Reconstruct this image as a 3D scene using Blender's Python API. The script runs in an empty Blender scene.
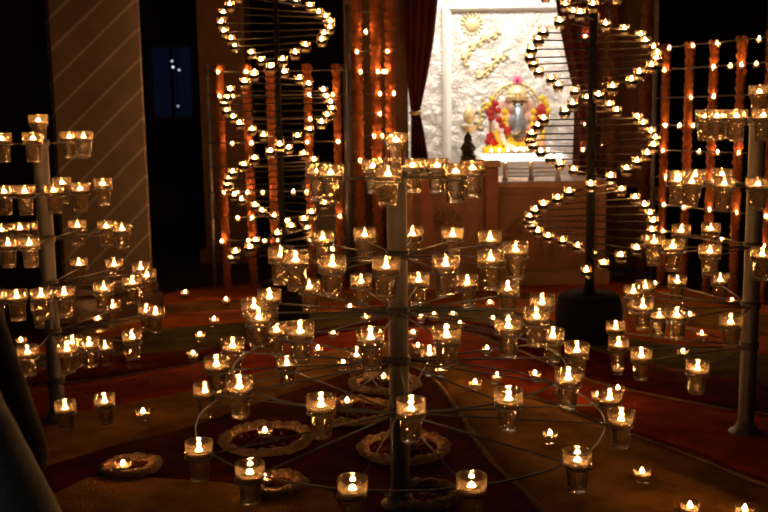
import bpy, math, random
from mathutils import Vector, Matrix, noise
random.seed(7)
S = bpy.context.scene
COL = S.collection
PI = math.pi

# ------------------------------------------------------------------ camera, world, lights, exposure
F = 950.0; PITCH = math.atan(0.145); ROLL = -0.015; CAMZ = 1.25
CM = Matrix.Rotation(PI/2 - PITCH, 3, 'X') @ Matrix.Rotation(ROLL, 3, 'Z')
CP = Vector((0, 0, CAMZ))
cd = bpy.data.cameras.new('camera'); cam = bpy.data.objects.new('camera', cd); COL.objects.link(cam)
cd.sensor_width = 36; cd.lens = F * 36 / 768; cd.clip_start = 0.05
cam.matrix_world = Matrix.Translation(CP) @ CM.to_4x4()
cd.dof.use_dof = True; cd.dof.focus_distance = 2.75; cd.dof.aperture_fstop = 5.6
S.camera = cam

S.view_settings.view_transform = 'Standard'
try: S.view_settings.look = 'None'
except Exception: pass
S.view_settings.exposure = 0.40; S.view_settings.gamma = 1.0; S.view_settings.use_curve_mapping = False
S.cycles.sample_clamp_indirect = 3.0
S.cycles.transparent_max_bounces = 40
S.cycles.max_bounces = 10
S.cycles.caustics_reflective = False
S.cycles.caustics_refractive = False

w = bpy.data.worlds.new('world'); S.world = w; w.use_nodes = True
w.node_tree.nodes['Background'].inputs[0].default_value = (0.30, 0.34, 0.42, 1)
w.node_tree.nodes['Background'].inputs[1].default_value = 0.012

FLAME_L = 240.0          # radiance of every candle flame

def area(name, loc, target, sx, sy, power, col):
    l = bpy.data.lights.new(name, 'AREA'); l.shape = 'RECTANGLE'; l.size = sx; l.size_y = sy
    l.energy = power; l.color = col
    o = bpy.data.objects.new(name, l); COL.objects.link(o); o.location = loc
    o.rotation_euler = (Vector(target) - Vector(loc)).to_track_quat('-Z', 'Y').to_euler()
    return o
area('shrine_ceiling_lamp', (1.05, 8.45, 2.95), (1.1, 9.75, 1.2), 1.4, 0.3, 49, (1.0, 0.92, 0.79))
area('cool_ambient_fill', (-3.2, -0.9, 3.4), (-2.0, 3.4, 1.2), 0.8, 0.8, 2.2, (0.86, 0.93, 1.0))  # unseen light added behind the viewer, stands in for cool ambient

# ------------------------------------------------------------------ pixel helpers
def ray(x, y): return (CM @ Vector(((x-384)/F, (256-y)/F, -1))).normalized()
def at(x, y, Y):
    d = ray(x, y); return CP + d * (Y / d.y)
def onz(x, y, z=0.0):
    d = ray(x, y); return CP + d * ((z - CAMZ) / d.z)
CMI = CM.inverted()
def proj(p):
    q = CMI @ (Vector(p) - CP); return (384 + F*q.x/-q.z, 256 - F*q.y/-q.z)
ORD = ['first','second','third','fourth','fifth','sixth','seventh','eighth','ninth','tenth','eleventh','twelfth','thirteenth','fourteenth',
       'fifteenth','sixteenth','seventeenth','eighteenth','nineteenth','twentieth','twenty-first','twenty-second','twenty-third','twenty-fourth',
       'twenty-fifth','twenty-sixth','twenty-seventh','twenty-eighth','twenty-ninth','thirtieth','thirty-first','thirty-second','thirty-third',
       'thirty-fourth','thirty-fifth','thirty-sixth','thirty-seventh','thirty-eighth','thirty-ninth','fortieth'] + ['forty-'+w_ for w_ in ('first','second','third','fourth','fifth','sixth','seventh','eighth','ninth')]

# ------------------------------------------------------------------ mesh builder
class MB:
    def __init__(s): s.v = []; s.f = []; s.sm = []
    def add(s, vs, fs, smooth=False):
        b = len(s.v); s.v += [tuple(v) for v in vs]; s.f += [tuple(i+b for i in f) for f in fs]; s.sm += [smooth]*len(fs); return s
    def box(s, x0, x1, y0, y1, z0, z1):
        v = [(x,y,z) for x in (x0,x1) for y in (y0,y1) for z in (z0,z1)]
        return s.add(v, [(0,1,3,2),(4,6,7,5),(0,4,5,1),(2,3,7,6),(0,2,6,4),(1,5,7,3)])
    def bevbox(s, x0, x1, y0, y1, z0, z1, b=0.01):
        # chamfered slab: two insets along z
        def ring(i, z): return [(x0+i,y0+i,z),(x1-i,y0+i,z),(x1-i,y1-i,z),(x0+i,y1-i,z)]
        v = ring(b,z0)+ring(0,z0+b)+ring(0,z1-b)+ring(b,z1)
        f = [(3,2,1,0),(12,13,14,15)]
        for k in range(3):
            for i in range(4):
                j=(i+1)%4; f.append((4*k+i,4*k+j,4*k+4+j,4*k+4+i))
        return s.add(v, f)
    def tube(s, pts, r, n=8, closed=False, cap=True):
        pts = [Vector(p) for p in pts]; m = len(pts)
        rs = r if isinstance(r, (list, tuple)) else [r]*m
        vs = []; up = None
        for i, p in enumerate(pts):
            a = pts[(i-1) % m] if (closed or i > 0) else p
            b = pts[(i+1) % m] if (closed or i < m-1) else p
            t = (b-a).normalized()
            if up is None: up = Vector((0,0,1)) if abs(t.z) < .9 else Vector((1,0,0))
            u = t.cross(up)
            if u.length < 1e-5: u = t.orthogonal()
            u.normalize(); wv = u.cross(t); up = wv
            for k in range(n):
                an = 2*PI*k/n; vs.append(p + (u*math.cos(an) + wv*math.sin(an))*rs[i])
        fs = []
        for i in range(m if closed else m-1):
            i2 = (i+1) % m
            for k in range(n):
                k2 = (k+1) % n; fs.append((i*n+k, i*n+k2, i2*n+k2, i2*n+k))
        if cap and not closed:
            fs.append(tuple(range(n-1,-1,-1))); fs.append(tuple((m-1)*n+k for k in range(n)))
        return s.add(vs, fs, True)
    def lathe(s, prof, n=24, c=(0,0,0), mod=None, close=True, smooth=True):
        vs = []
        for (r, z) in prof:
            for k in range(n):
                a = 2*PI*k/n; rr = r*(mod(a, z) if mod else 1)
                vs.append((c[0]+rr*math.cos(a), c[1]+rr*math.sin(a), c[2]+z))
        fs = []
        for i in range(len(prof)-1):
            for k in range(n):
                k2 = (k+1) % n; fs.append((i*n+k, i*n+k2, (i+1)*n+k2, (i+1)*n+k))
        if close:
            fs.append(tuple(range(n-1,-1,-1))); fs.append(tuple((len(prof)-1)*n+k for k in range(n)))
        return s.add(vs, fs, smooth)
    def ell(s, c, rx, ry=None, rz=None, nu=12, nv=8, rot=None, smooth=True):
        ry = rx if ry is None else ry; rz = rx if rz is None else rz
        vs = []
        def T(p):
            p = Vector(p)
            if rot is not None: p = rot @ p
            return p + Vector(c)
        vs.append(T((0,0,-rz)))
        for i in range(1, nv):
            t = -PI/2 + PI*i/nv
            for k in range(nu):
                a = 2*PI*k/nu; vs.append(T((rx*math.cos(t)*math.cos(a), ry*math.cos(t)*math.sin(a), rz*math.sin(t))))
        vs.append(T((0,0,rz))); L = len(vs)-1
        fs = [(0, 1+(k+1)%nu, 1+k) for k in range(nu)]
        for i in range(nv-2):
            for k in range(nu):
                k2=(k+1)%nu; fs.append((1+i*nu+k, 1+i*nu+k2, 1+(i+1)*nu+k2, 1+(i+1)*nu+k))
        fs += [(L, 1+(nv-2)*nu+k, 1+(nv-2)*nu+(k+1)%nu) for k in range(nu)]
        return s.add(vs, fs, smooth)
    def capsule(s, a, b, ra, rb, n=12):
        a = Vector(a); b = Vector(b); k = 6
        pts = [a.lerp(b, i/k) for i in range(k+1)]
        s.tube(pts, [ra+(rb-ra)*i/k for i in range(k+1)], n)
        s.ell(a, ra, nu=n); s.ell(b, rb, nu=n); return s
    def torus(s, R, r, z=0, n=24, m=6, c=(0,0)):
        return s.tube([(c[0]+R*math.cos(2*PI*k/n), c[1]+R*math.sin(2*PI*k/n), z) for k in range(n)], r, m, closed=True)
    def build(s, name, mat, parent=None, loc=None):
        me = bpy.data.meshes.new(name); me.from_pydata(s.v, [], s.f)
        me.polygons.foreach_set('use_smooth', s.sm); me.materials.append(mat); me.update()
        o = bpy.data.objects.new(name, me); COL.objects.link(o)
        if parent is not None: o.parent = parent
        if loc is not None: o.location = loc
        return o

def tag(o, label=None, cat=None, group=None, kind=None):
    if label: o['label'] = label
    if cat: o['category'] = cat
    if group: o['group'] = group
    if kind: o['kind'] = kind
    return o
def thing(name, loc=(0,0,0), label=None, cat=None, group=None, rz=0):
    o = bpy.data.objects.new(name, None); COL.objects.link(o); o.location = loc; o.rotation_euler = (0,0,rz)
    o.empty_display_size = .05
    return tag(o, label, cat, group)
def struct(o): o['kind'] = 'structure'; return o
KIDS = {}
def dup(root, loc, rot=(0,0,0), scale=1.0):
    r = root.copy(); COL.objects.link(r); r.location = loc; r.rotation_euler = rot; r.scale = (scale,)*3
    if root not in KIDS: KIDS[root] = [(ch, list(ch.children)) for ch in root.children]
    for ch, sub in KIDS[root]:
        c = ch.copy(); COL.objects.link(c); c.parent = r
        for g in sub:
            d = g.copy(); COL.objects.link(d); d.parent = c
    return r

# ------------------------------------------------------------------ materials
def mat(name, col, rough=.5, metal=0, col2=None, nscale=8, bump=0, bscale=None, spec=.5, detail=4, sub=0):
    m = bpy.data.materials.new(name); m.use_nodes = True; nt = m.node_tree; b = nt.nodes['Principled BSDF']
    b.inputs['Roughness'].default_value = rough; b.inputs['Metallic'].default_value = metal
    b.inputs['Specular IOR Level'].default_value = spec
    if sub: b.inputs['Subsurface Weight'].default_value = sub; b.inputs['Subsurface Radius'].default_value = (.02,.01,.005)
    tc = nt.nodes.new('ShaderNodeTexCoord')
    no = nt.nodes.new('ShaderNodeTexNoise'); no.inputs['Scale'].default_value = nscale; no.inputs['Detail'].default_value = detail
    nt.links.new(tc.outputs['Object'], no.inputs['Vector'])
    rp = nt.nodes.new('ShaderNodeValToRGB')
    c2 = col2 or tuple(c*.72 for c in col)
    rp.color_ramp.elements[0].color = (*c2, 1); rp.color_ramp.elements[1].color = (*col, 1)
    rp.color_ramp.elements[0].position = .35; rp.color_ramp.elements[1].position = .65
    nt.links.new(no.outputs['Fac'], rp.inputs['Fac']); nt.links.new(rp.outputs['Color'], b.inputs['Base Color'])
    if bump:
        n2 = nt.nodes.new('ShaderNodeTexNoise'); n2.inputs['Scale'].default_value = bscale or nscale*4; n2.inputs['Detail'].default_value = 5
        nt.links.new(tc.outputs['Object'], n2.inputs['Vector'])
        bp = nt.nodes.new('ShaderNodeBump'); bp.inputs['Strength'].default_value = bump; bp.inputs['Distance'].default_value = .02
        nt.links.new(n2.outputs['Fac'], bp.inputs['Height']); nt.links.new(bp.outputs['Normal'], b.inputs['Normal'])
    return m
def emis(name, col, L):
    m = bpy.data.materials.new(name); m.use_nodes = True; nt = m.node_tree; nt.nodes.clear()
    e = nt.nodes.new('ShaderNodeEmission'); e.inputs[0].default_value = (*col,1); e.inputs[1].default_value = L
    o = nt.nodes.new('ShaderNodeOutputMaterial'); nt.links.new(e.outputs[0], o.inputs[0]); return m
def glassy(name, tint, refr=.2, trans=.05, gboost=.75, base=.05, ior=1.35):
    m = bpy.data.materials.new(name); m.use_nodes = True; nt = m.node_tree; nt.nodes.clear(); N = nt.nodes.new; Lk = nt.links.new
    tr = N('ShaderNodeBsdfTransparent'); tr.inputs[0].default_value = (*tint,1)
    gl = N('ShaderNodeBsdfGlossy'); gl.inputs['Roughness'].default_value = .03; gl.inputs[0].default_value = (1,.97,.92,1)
    lw = N('ShaderNodeLayerWeight'); lw.inputs[0].default_value = .22
    mp = N('ShaderNodeMapRange'); mp.inputs[3].default_value = base; mp.inputs[4].default_value = gboost
    Lk(lw.outputs['Fresnel'], mp.inputs[0])
    m1 = N('ShaderNodeMixShader'); Lk(mp.outputs[0], m1.inputs[0]); Lk(tr.outputs[0], m1.inputs[1]); Lk(gl.outputs[0], m1.inputs[2])
    rf = N('ShaderNodeBsdfRefraction'); rf.inputs[0].default_value = (*tint,1); rf.inputs['Roughness'].default_value = .02; rf.inputs['IOR'].default_value = ior
    m2 = N('ShaderNodeMixShader'); m2.inputs[0].default_value = refr; Lk(m1.outputs[0], m2.inputs[1]); Lk(rf.outputs[0], m2.inputs[2])
    ts = N('ShaderNodeBsdfTranslucent'); ts.inputs[0].default_value = (1,.85,.6,1)
    m3 = N('ShaderNodeMixShader'); m3.inputs[0].default_value = trans; Lk(m2.outputs[0], m3.inputs[1]); Lk(ts.outputs[0], m3.inputs[2])
    o = N('ShaderNodeOutputMaterial'); Lk(m3.outputs[0], o.inputs[0]); return m

M = {}
M['flame'] = emis('flame', (1.0, .43, .125), FLAME_L)
M['glass'] = glassy('tumbler_glass', (.98,.96,.93), refr=.20, trans=.045, ior=1.45, base=.17, gboost=1.0)
M['cupglass'] = glassy('cup_glass', (.97,.95,.9), refr=.10, trans=.04)
M['oil'] = glassy('candle_oil', (.97,.90,.76), refr=.28, trans=.045, gboost=.8, base=.13, ior=1.25)
M['wax'] = mat('candle_wax', (.82,.74,.58), .45, sub=.3)
M['wick'] = mat('wick', (.05,.04,.03), .8)
M['pole'] = mat('grey_painted_steel', (.125,.125,.145), .42, .3, nscale=5)
M['rod'] = mat('dull_steel_rod', (.095,.09,.09), .45, .4)
M['iron'] = mat('black_iron', (.010,.009,.009), .6, 0, spec=.2)
M['black'] = mat('black_paint', (.004,.004,.005), .8, spec=.15)
M['floor'] = mat('dark_stone_floor', (.060,.020,.012), .42, nscale=3, col2=(.03,.012,.008))
M['wall'] = mat('dark_plaster_wall', (.022,.016,.014), .85, nscale=2)
M['ceil'] = mat('dark_ceiling', (.02,.016,.014), .9)
M['brown'] = mat('carved_brown_stone', (.27,.135,.085), .5, nscale=6, bump=.6, bscale=26)
M['brownplain'] = mat('brown_stone_slab', (.34,.20,.13), .4, nscale=7)
M['timber'] = mat('dark_timber', (.055,.025,.018), .55, nscale=4)
M['marigold'] = mat('marigold_petals', (.26,.075,.010), .85, col2=(.20,.045,.006), nscale=30, bump=.8, bscale=110)
M['marigold_dark'] = mat('dark_marigold_strings', (.15,.045,.008), .9, col2=(.075,.02,.004), nscale=38, bump=.9, bscale=120)  # darker marigold tone, used on the tall strings
M['curtain'] = mat('maroon_velvet', (.085,.006,.012), .85, col2=(.05,.004,.008), nscale=6)
M['white'] = mat('white_marble_frame', (.80,.78,.74), .35, col2=(.70,.68,.64), nscale=3)
M['gold'] = mat('gold_relief', (.80,.66,.34), .4, .4, nscale=12)
M['brass'] = mat('brass', (.62,.42,.14), .3, .9)
M['silver'] = mat('silver_plate', (.62,.62,.62), .3, .9, nscale=20)
M['skin_idol'] = mat('idol_painted_stone', (.72,.46,.36), .5, nscale=9, col2=(.62,.38,.30))
M['trunk'] = mat('idol_silver', (.36,.42,.48), .35, .7, nscale=25, bump=.3, bscale=60)
M['yellow'] = mat('yellow_flowers', (.85,.62,.03), .8, nscale=40, bump=.7, bscale=90, col2=(.75,.45,.02))
M['red'] = mat('red_flowers', (.50,.02,.02), .8, nscale=40, bump=.7, bscale=90)
M['redfl'] = mat('rose_petals', (.16,.006,.010), .7, nscale=60, bump=.8, bscale=120)
M['pink'] = mat('pink_lotus', (.85,.22,.40), .6)
M['leafg'] = mat('green_leaves', (.10,.24,.07), .6)
M['cream'] = mat('cream_petals', (.42,.26,.13), .85, col2=(.30,.18,.08), nscale=35, bump=.9, bscale=70)
M['paper'] = mat('white_cloth', (.75,.72,.66), .8)

def powder(name, c, c2, bump=.5):
    m = mat(name, c, .9, col2=c2, nscale=9, bump=bump, bscale=90, spec=.03, detail=8); return m
M['p_orange'] = powder('orange_powder', (.52,.135,.018), (.38,.085,.012))
M['p_yellow'] = powder('ochre_powder', (.38,.19,.032), (.25,.11,.02))
M['p_red'] = powder('red_powder', (.40,.055,.014), (.27,.035,.01))
M['p_olive'] = powder('olive_powder', (.13,.10,.035), (.085,.06,.022))
M['p_maroon'] = powder('maroon_powder', (.115,.006,.013), (.05,.003,.006))
M['p_cream'] = powder('pale_powder', (.27,.17,.08), (.18,.10,.045))

# ------------------------------------------------------------------ setting: floor, walls, ceiling
struct(MB().box(-7,7,-1.5,12,-.1,0).build('floor', M['floor']))
struct(MB().box(-7,7,-1.5,12,4.6,4.75).build('ceiling', M['ceil']))
struct(MB().box(-7.15,-7,-1.5,12,0,4.6).build('wall_left', M['wall']))
struct(MB().box(7,7.15,-1.5,12,0,4.6).build('wall_right', M['wall']))
struct(MB().box(-7,7,12,12.15,0,4.6).build('wall_back', M['wall']))
YF = 7.75     # shrine front wall
ox0 = at(408,100,YF).x; ox1 = at(590,100,YF).x; wx0 = at(345,100,YF).x; wx1 = at(652,100,YF).x
def carved_panel():
    m = mat('brown_wall_panel', (.13,.062,.030), .6, nscale=5, bump=.3, bscale=22); return m
M['panel'] = carved_panel()
struct(MB().box(wx0,ox0,YF,YF+.14,0,4.6).build('wall_shrine_left', M['panel']))
struct(MB().box(ox1,wx1,YF,YF+.14,0,4.6).build('wall_shrine_right', M['panel']))
struct(MB().box(ox0,ox1,YF,YF+.14,3.1,4.6).build('wall_shrine_header', M['panel']))
# silver embossed shrine lining
def embossed():
    m = bpy.data.materials.new('embossed_silver'); m.use_nodes = True; nt = m.node_tree; b = nt.nodes['Principled BSDF']; N = nt.nodes.new; Lk = nt.links.new
    tc = N('ShaderNodeTexCoord')
    v = N('ShaderNodeTexVoronoi'); v.feature = 'SMOOTH_F1'; v.inputs['Scale'].default_value = 11
    n0 = N('ShaderNodeTexNoise'); n0.inputs['Scale'].default_value = 4; n0.inputs['Detail'].default_value = 3
    mx = N('ShaderNodeMixRGB'); mx.inputs[0].default_value = .25
    Lk(tc.outputs['Object'], n0.inputs['Vector']); Lk(tc.outputs['Object'], mx.inputs[1]); Lk(n0.outputs['Color'], mx.inputs[2]); Lk(mx.outputs[0], v.inputs['Vector'])
    n1 = N('ShaderNodeTexNoise'); n1.inputs['Scale'].default_value = 34; n1.inputs['Detail'].default_value = 4; Lk(tc.outputs['Object'], n1.inputs['Vector'])
    ad = N('ShaderNodeMath'); ad.operation = 'MULTIPLY_ADD'; ad.inputs[1].default_value = .55; Lk(n1.outputs['Fac'], ad.inputs[0]); Lk(v.outputs['Distance'], ad.inputs[2])
    rp = N('ShaderNodeValToRGB'); rp.color_ramp.elements[0].color = (.86,.84,.82,1); rp.color_ramp.elements[1].color = (.52,.47,.42,1)
    rp.color_ramp.elements[0].position = .35; rp.color_ramp.elements[1].position = .95
    Lk(ad.outputs[0], rp.inputs[0]); Lk(rp.outputs[0], b.inputs['Base Color'])
    bp = N('ShaderNodeBump'); bp.inputs['Strength'].default_value = .9; bp.inputs['Distance'].default_value = .04; bp.invert = True
    Lk(ad.outputs[0], bp.inputs['Height']); Lk(bp.outputs[0], b.inputs['Normal'])
    b.inputs['Roughness'].default_value = .45; b.inputs['Metallic'].default_value = .25
    return m
M['emboss'] = embossed()
YB = 9.8
sx0 = at(417,60,YB).x - .30; sx1 = at(590,60,YB).x + .04
struct(MB().box(sx0,sx1,YB,YB+.12,.6,3.1).build('wall_shrine_back', M['emboss']))
struct(MB().box(sx0-.1,sx0,YF+.14,YB+.12,.6,3.1).build('wall_shrine_inner_left', M['emboss']))
struct(MB().box(sx1,sx1+.1,YF+.14,YB+.12,.6,3.1).build('wall_shrine_inner_right', M['emboss']))
struct(MB().box(sx0-.1,sx1+.1,YF+.14,YB+.12,3.1,3.2).build('ceiling_shrine', M['white']))
struct(MB().box(sx0-.1,sx1+.1,YF+.0,YB+.12,.55,.66).build('floor_shrine', M['brownplain']))
# white moulded frame on the back wall
fr = MB()
fx = at(447,60,YB-.05).x; fz = at(470,8,YB-.05).z; fx1 = at(575,60,YB-.05).x + .25
for i,(wd,dp) in enumerate(((.085,.05),(.055,.075),(.022,.095))):
    fr.box(fx-wd/2, fx+wd/2, YB-dp, YB, .66, fz+wd/2); fr.box(fx, fx1, YB-dp-.002, YB, fz-wd*.35, fz+wd*.45)
struct(fr.build('trim_1', M['white']))

# left marble column with spiral lines, right one at the edge
def column_mat():
    m = bpy.data.materials.new('striped_marble'); m.use_nodes = True; nt = m.node_tree; b = nt.nodes['Principled BSDF']; N = nt.nodes.new; Lk = nt.links.new
    tc = N('ShaderNodeTexCoord'); sp = N('ShaderNodeSeparateXYZ'); Lk(tc.outputs['Object'], sp.inputs[0])
    a = N('ShaderNodeMath'); a.operation = 'SUBTRACT'; Lk(sp.outputs[0], a.inputs[0]); Lk(sp.outputs[1], a.inputs[1])
    k = N('ShaderNodeMath'); k.operation = 'MULTIPLY'; k.inputs[1].default_value = -.95/.185; Lk(a.outputs[0], k.inputs[0])
    z = N('ShaderNodeMath'); z.operation = 'MULTIPLY_ADD'; z.inputs[1].default_value = 1/.185; Lk(sp.outputs[2], z.inputs[0]); Lk(k.outputs[0], z.inputs[2])
    fr_ = N('ShaderNodeMath'); fr_.operation = 'FRACT'; Lk(z.outputs[0], fr_.inputs[0])
    rp = N('ShaderNodeValToRGB'); e = rp.color_ramp.elements
    e[0].position = 0; e[0].color = (.20,.185,.17,1); e[1].position = .09; e[1].color = (.20,.185,.17,1)
    x = e.new(.13); x.color = (.090,.058,.048,1); x = e.new(.97); x.color = (.095,.062,.052,1); x = e.new(1.0); x.color = (.20,.185,.17,1)
    Lk(fr_.outputs[0], rp.inputs[0])
    n = N('ShaderNodeTexNoise'); n.inputs['Scale'].default_value = 6; n.inputs['Detail'].default_value = 6; Lk(tc.outputs['Object'], n.inputs['Vector'])
    mm = N('ShaderNodeMixRGB'); mm.blend_type = 'MULTIPLY'; mm.inputs[0].default_value = .7; Lk(rp.outputs[0], mm.inputs[1]); Lk(n.outputs['Fac'], mm.inputs[2])
    Lk(mm.outputs[0], b.inputs['Base Color']); b.inputs['Roughness'].default_value = .4
    return m
M['column'] = column_mat()
def column(px, Y, r, label, rz):
    c = at(px, 150, Y); t = thing('marble_pillar', (c.x, Y, 0), label, 'pillar', rz=math.radians(rz))
    sh = MB(); q = .02
    ring = [(-r+q,-r),(r-q,-r),(r,-r+q),(r,r-q),(r-q,r),(-r+q,r),(-r,r-q),(-r,-r+q)]
    sh.add([(x,y,z) for z in (.22,4.6) for x,y in ring], [(k,(k+1)%8,8+(k+1)%8,8+k) for k in range(8)]+[tuple(range(7,-1,-1)),tuple(range(8,16))])
    sh.build('shaft', M['column'], t)
    MB().bevbox(-r*1.16,r*1.16,-r*1.16,r*1.16,0,.16,.015).bevbox(-r*1.08,r*1.08,-r*1.08,r*1.08,.16,.22,.012).build('base', M['timber'], t)
column(93, 6.25, .285, 'thick marble pillar with thin slanting lines, behind the leftmost candle stand', 27.5)
column(800, 7.9, .26, 'marble pillar cut by the right edge, behind the right garland frame', -10)
c = at(229, 150, 8.5); t = thing('brown_pillar', (c.x, 8.5, 0), 'plain brown square pillar behind the left end of the left garland frame', 'pillar')
MB().box(-.20,.20,-.2,.2,.15,4.6).build('shaft', M['panel'], t); MB().bevbox(-.25,.25,-.25,.25,0,.15,.02).build('base', M['panel'], t)

# ------------------------------------------------------------------ dim arched window and door in the dark back left
c = at(172, 82, 11.9)
win = MB().box(c.x-.24, c.x+.24, 11.93, 11.99, c.z-.42, c.z+.42).build('window_1', emis('night_window_pane', (.035,.07,.20), .03))
struct(win)
wf = MB()
for (a,b_,d,e_) in ((-.30,-.24,-.48,.48),(.24,.30,-.48,.48),(-.02,.02,-.42,.42)): wf.box(c.x+a,c.x+b_,11.88,11.99,c.z+d,c.z+e_)
wf.box(c.x-.30,c.x+.30,11.88,11.99,c.z-.48,c.z-.42); wf.box(c.x-.30,c.x+.30,11.88,11.99,c.z+.42,c.z+.48)
wfo = wf.build('window_frame', M['timber'], win)
for i,(px,py) in enumerate(((172,61),(173,67),(179,70),(178,106))):
    p = at(px,py,11.6); t = thing('bulb', p, ['small white bulb shining high in the dark window behind the striped column','small white bulb in the middle of the trio by the dark window','small white bulb, right one of the trio by the dark window','dim bulb hanging below the dark blue window'][i], 'bulb')
    MB().ell((0,0,0), .016, nu=10, nv=6).build('globe', emis('bulb_glow_%d'%i, (.75,.85,1), [.5,.9,.55,.3][i]), t)
    MB().lathe([(.012,.012),(.012,.04)],8).build('socket', M['black'], t)
    MB().tube([(0,0,.04),(0,0,4.6-p.z)], .004, 5).build('cord', M['black'], t)
c = at(170, 240, 11.9)
dr = struct(MB().box(c.x-.5, c.x+.5, 11.92, 12.0, 0, c.z+.55).build('door_1', M['timber']))
df = MB()
df.box(c.x-.6,c.x-.5,11.86,12,0,c.z+.6); df.box(c.x+.5,c.x+.6,11.86,12,0,c.z+.6); df.box(c.x-.6,c.x+.6,11.86,12,c.z+.55,c.z+.66)
df.build('door_frame', M['timber'], dr); MB().ell((c.x+.4,11.9,1.0),.03,nu=10,nv=6).build('door_knob', M['brass'], dr)

# ------------------------------------------------------------------ rangoli on the floor
def resample(px, n=60):
    pts = [onz(x,y) for x,y in px]; L=[0]
    for i in range(len(pts)-1): L.append(L[-1]+(pts[i+1]-pts[i]).length)
    out=[]
    for k in range(n+1):
        d = L[-1]*k/n; i = max(j for j in range(len(L)) if L[j] <= d+1e-9); i=min(i,len(pts)-2)
        t=(d-L[i])/max(1e-6,L[i+1]-L[i]); out.append(pts[i].lerp(pts[i+1],t))
    for _ in range(2): out=[out[0]]+[(out[i-1]+out[i]*2+out[i+1])/4 for i in range(1,n)]+[out[-1]]
    return [p+Vector((noise.noise(p*3)*.012, noise.noise(p*3+Vector((9,0,0)))*.02, 0)) for p in out]
LN = {
 'a':[(128,304),(150,298),(185,287),(300,281),(400,279),(520,279),(612,280),(715,293),(860,310)],
 'b3':[(118,319),(170,303),(300,296),(400,291),(520,292),(625,299),(734,311),(860,326)],
 'b2':[(105,331),(170,314),(250,309),(400,297),(520,300),(640,320),(720,331),(860,349)],
 'b':[(-60,375),(40,354),(105,339),(156,329),(250,322),(330,312),(400,304),(500,308),(631,340),(700,347),(860,366)],
 'c':[(-60,385),(40,367),(105,357),(187,350),(250,344),(330,327),(400,316),(480,322),(560,343),(647,364),(747,381),(860,398)],
 'd':[(-60,402),(31,387),(117,378),(195,364),(260,351),(330,335),(400,325),(470,333),(522,352),(587,381),(653,397),(744,413),(860,432)],
 'e':[(-60,440),(39,421),(117,405),(195,391),(260,373),(330,351),(390,340),(425,345),(460,366),(500,386),(560,407),(631,436),(703,460),(765,486),(860,520)],
 'f':[(-40,496),(47,467),(129,442),(195,426),(253,405),(336,378),(375,363),(400,357),(431,377),(456,408),(478,446),(503,474),(534,502),(580,560),(640,640)],
}
LINES = {k: resample(v) for k,v in LN.items()}
def band(l0, l1, m, h, label, name='rangoli_band'):
    A, B = LINES[l0], LINES[l1]; n=len(A); vs=[]; K=4
    for i in range(n):
        for k in range(K+1):
            p = A[i].lerp(B[i], k/K); e = 0 if k in (0,K) else 1
            vs.append((p.x,p.y,h*(.35+.65*e)+ (noise.noise(p*14)*.0012 if e else 0)))
    fs=[(i*(K+1)+k,(i+1)*(K+1)+k,(i+1)*(K+1)+k+1,i*(K+1)+k+1) for i in range(n-1) for k in range(K)]
    b=len(vs)
    for l in (A,B):
        for p in l: vs.append((p.x,p.y,0))
    for i in range(n-1):
        fs.append((i*(K+1), b+i, b+i+1, (i+1)*(K+1))); fs.append((i*(K+1)+K, (i+1)*(K+1)+K, b+n+i+1, b+n+i))
    o = MB().add(vs, fs, True).build(name, m); return tag(o, label, 'rangoli')
band('a','b3',M['p_orange'],.006,'bright orange powder band of the floor rangoli, farthest, in front of the altar')
band('b3','b2',M['p_yellow'],.006,'ochre yellow powder band just inside the farthest orange rangoli band')
band('b2','b',M['p_orange'],.006,'orange red powder band between ochre and olive bands far on the floor')
band('b','c',M['p_olive'],.006,'dull olive powder band of the floor rangoli, outside the dark maroon band')
band('c','d',M['p_maroon'],.006,'dark maroon powder band of the rangoli between olive and red bands')
band('d','e',M['p_red'],.007,'broad red powder band of the rangoli edged in pale powder')
band('e','f',M['p_yellow'],.007,'broad ochre powder band of the rangoli bordering the dark central field')
def poly(px, m, h, label, name='rangoli_field'):
    pts=[onz(x,y) for x,y in px]; n=len(pts)
    vs=[(p.x,p.y,h) for p in pts]+[(p.x,p.y,0) for p in pts]
    fs=[tuple(range(n))]+[(i,i+n,(i+1)%n+n,(i+1)%n) for i in range(n)]
    return tag(MB().add(vs,fs).build(name,m),label,'rangoli')
fl = LINES['f']
vs=[(p.x,p.y,.004) for p in fl]; n=len(vs); vs+=[(p.x,p.y,0) for p in fl]
tag(MB().add(vs,[tuple(range(n))]+[(i,i+n,(i+1)%n+n,(i+1)%n) for i in range(n)]).build('rangoli_field',M['p_maroon']),'dark maroon petal strewn central field of the rangoli under the petal rings','rangoli')
poly([(345,640),(345,520),(332,494),(310,487),(269,490),(212,484),(156,480),(120,477),(87,480),(53,497),(-20,540),(-60,640)],M['p_yellow'],.009,'ochre powder patch nearest the viewer, at the lower left of the dark field')
def border(l, i0, i1, label, wd=.022):
    A = LINES[l][i0:i1]; b = MB()
    b.tube([(p.x+noise.noise(p*20)*.006,p.y+noise.noise(p*17)*.008,.006) for p in A],[wd*(.35+.6*abs(noise.noise(p*25))) for p in A],8)
    for i,v in enumerate(b.v): b.v[i]=(v[0],v[1],.006+(v[2]-.006)*.45)
    tag(b.build('rangoli_border',M['p_cream']),label,'rangoli border')
border('d',30,61,'pale powder ridge between the maroon and red rangoli bands, right of centre')
border('d',0,22,'pale powder ridge along the red rangoli band on the left',.014)
border('e',33,61,'pale powder ridge between red and ochre rangoli bands, right of centre',.02)
border('f',33,56,'crumbly pale ridge between the ochre band and the dark field, right of the pole',.025)

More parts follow.
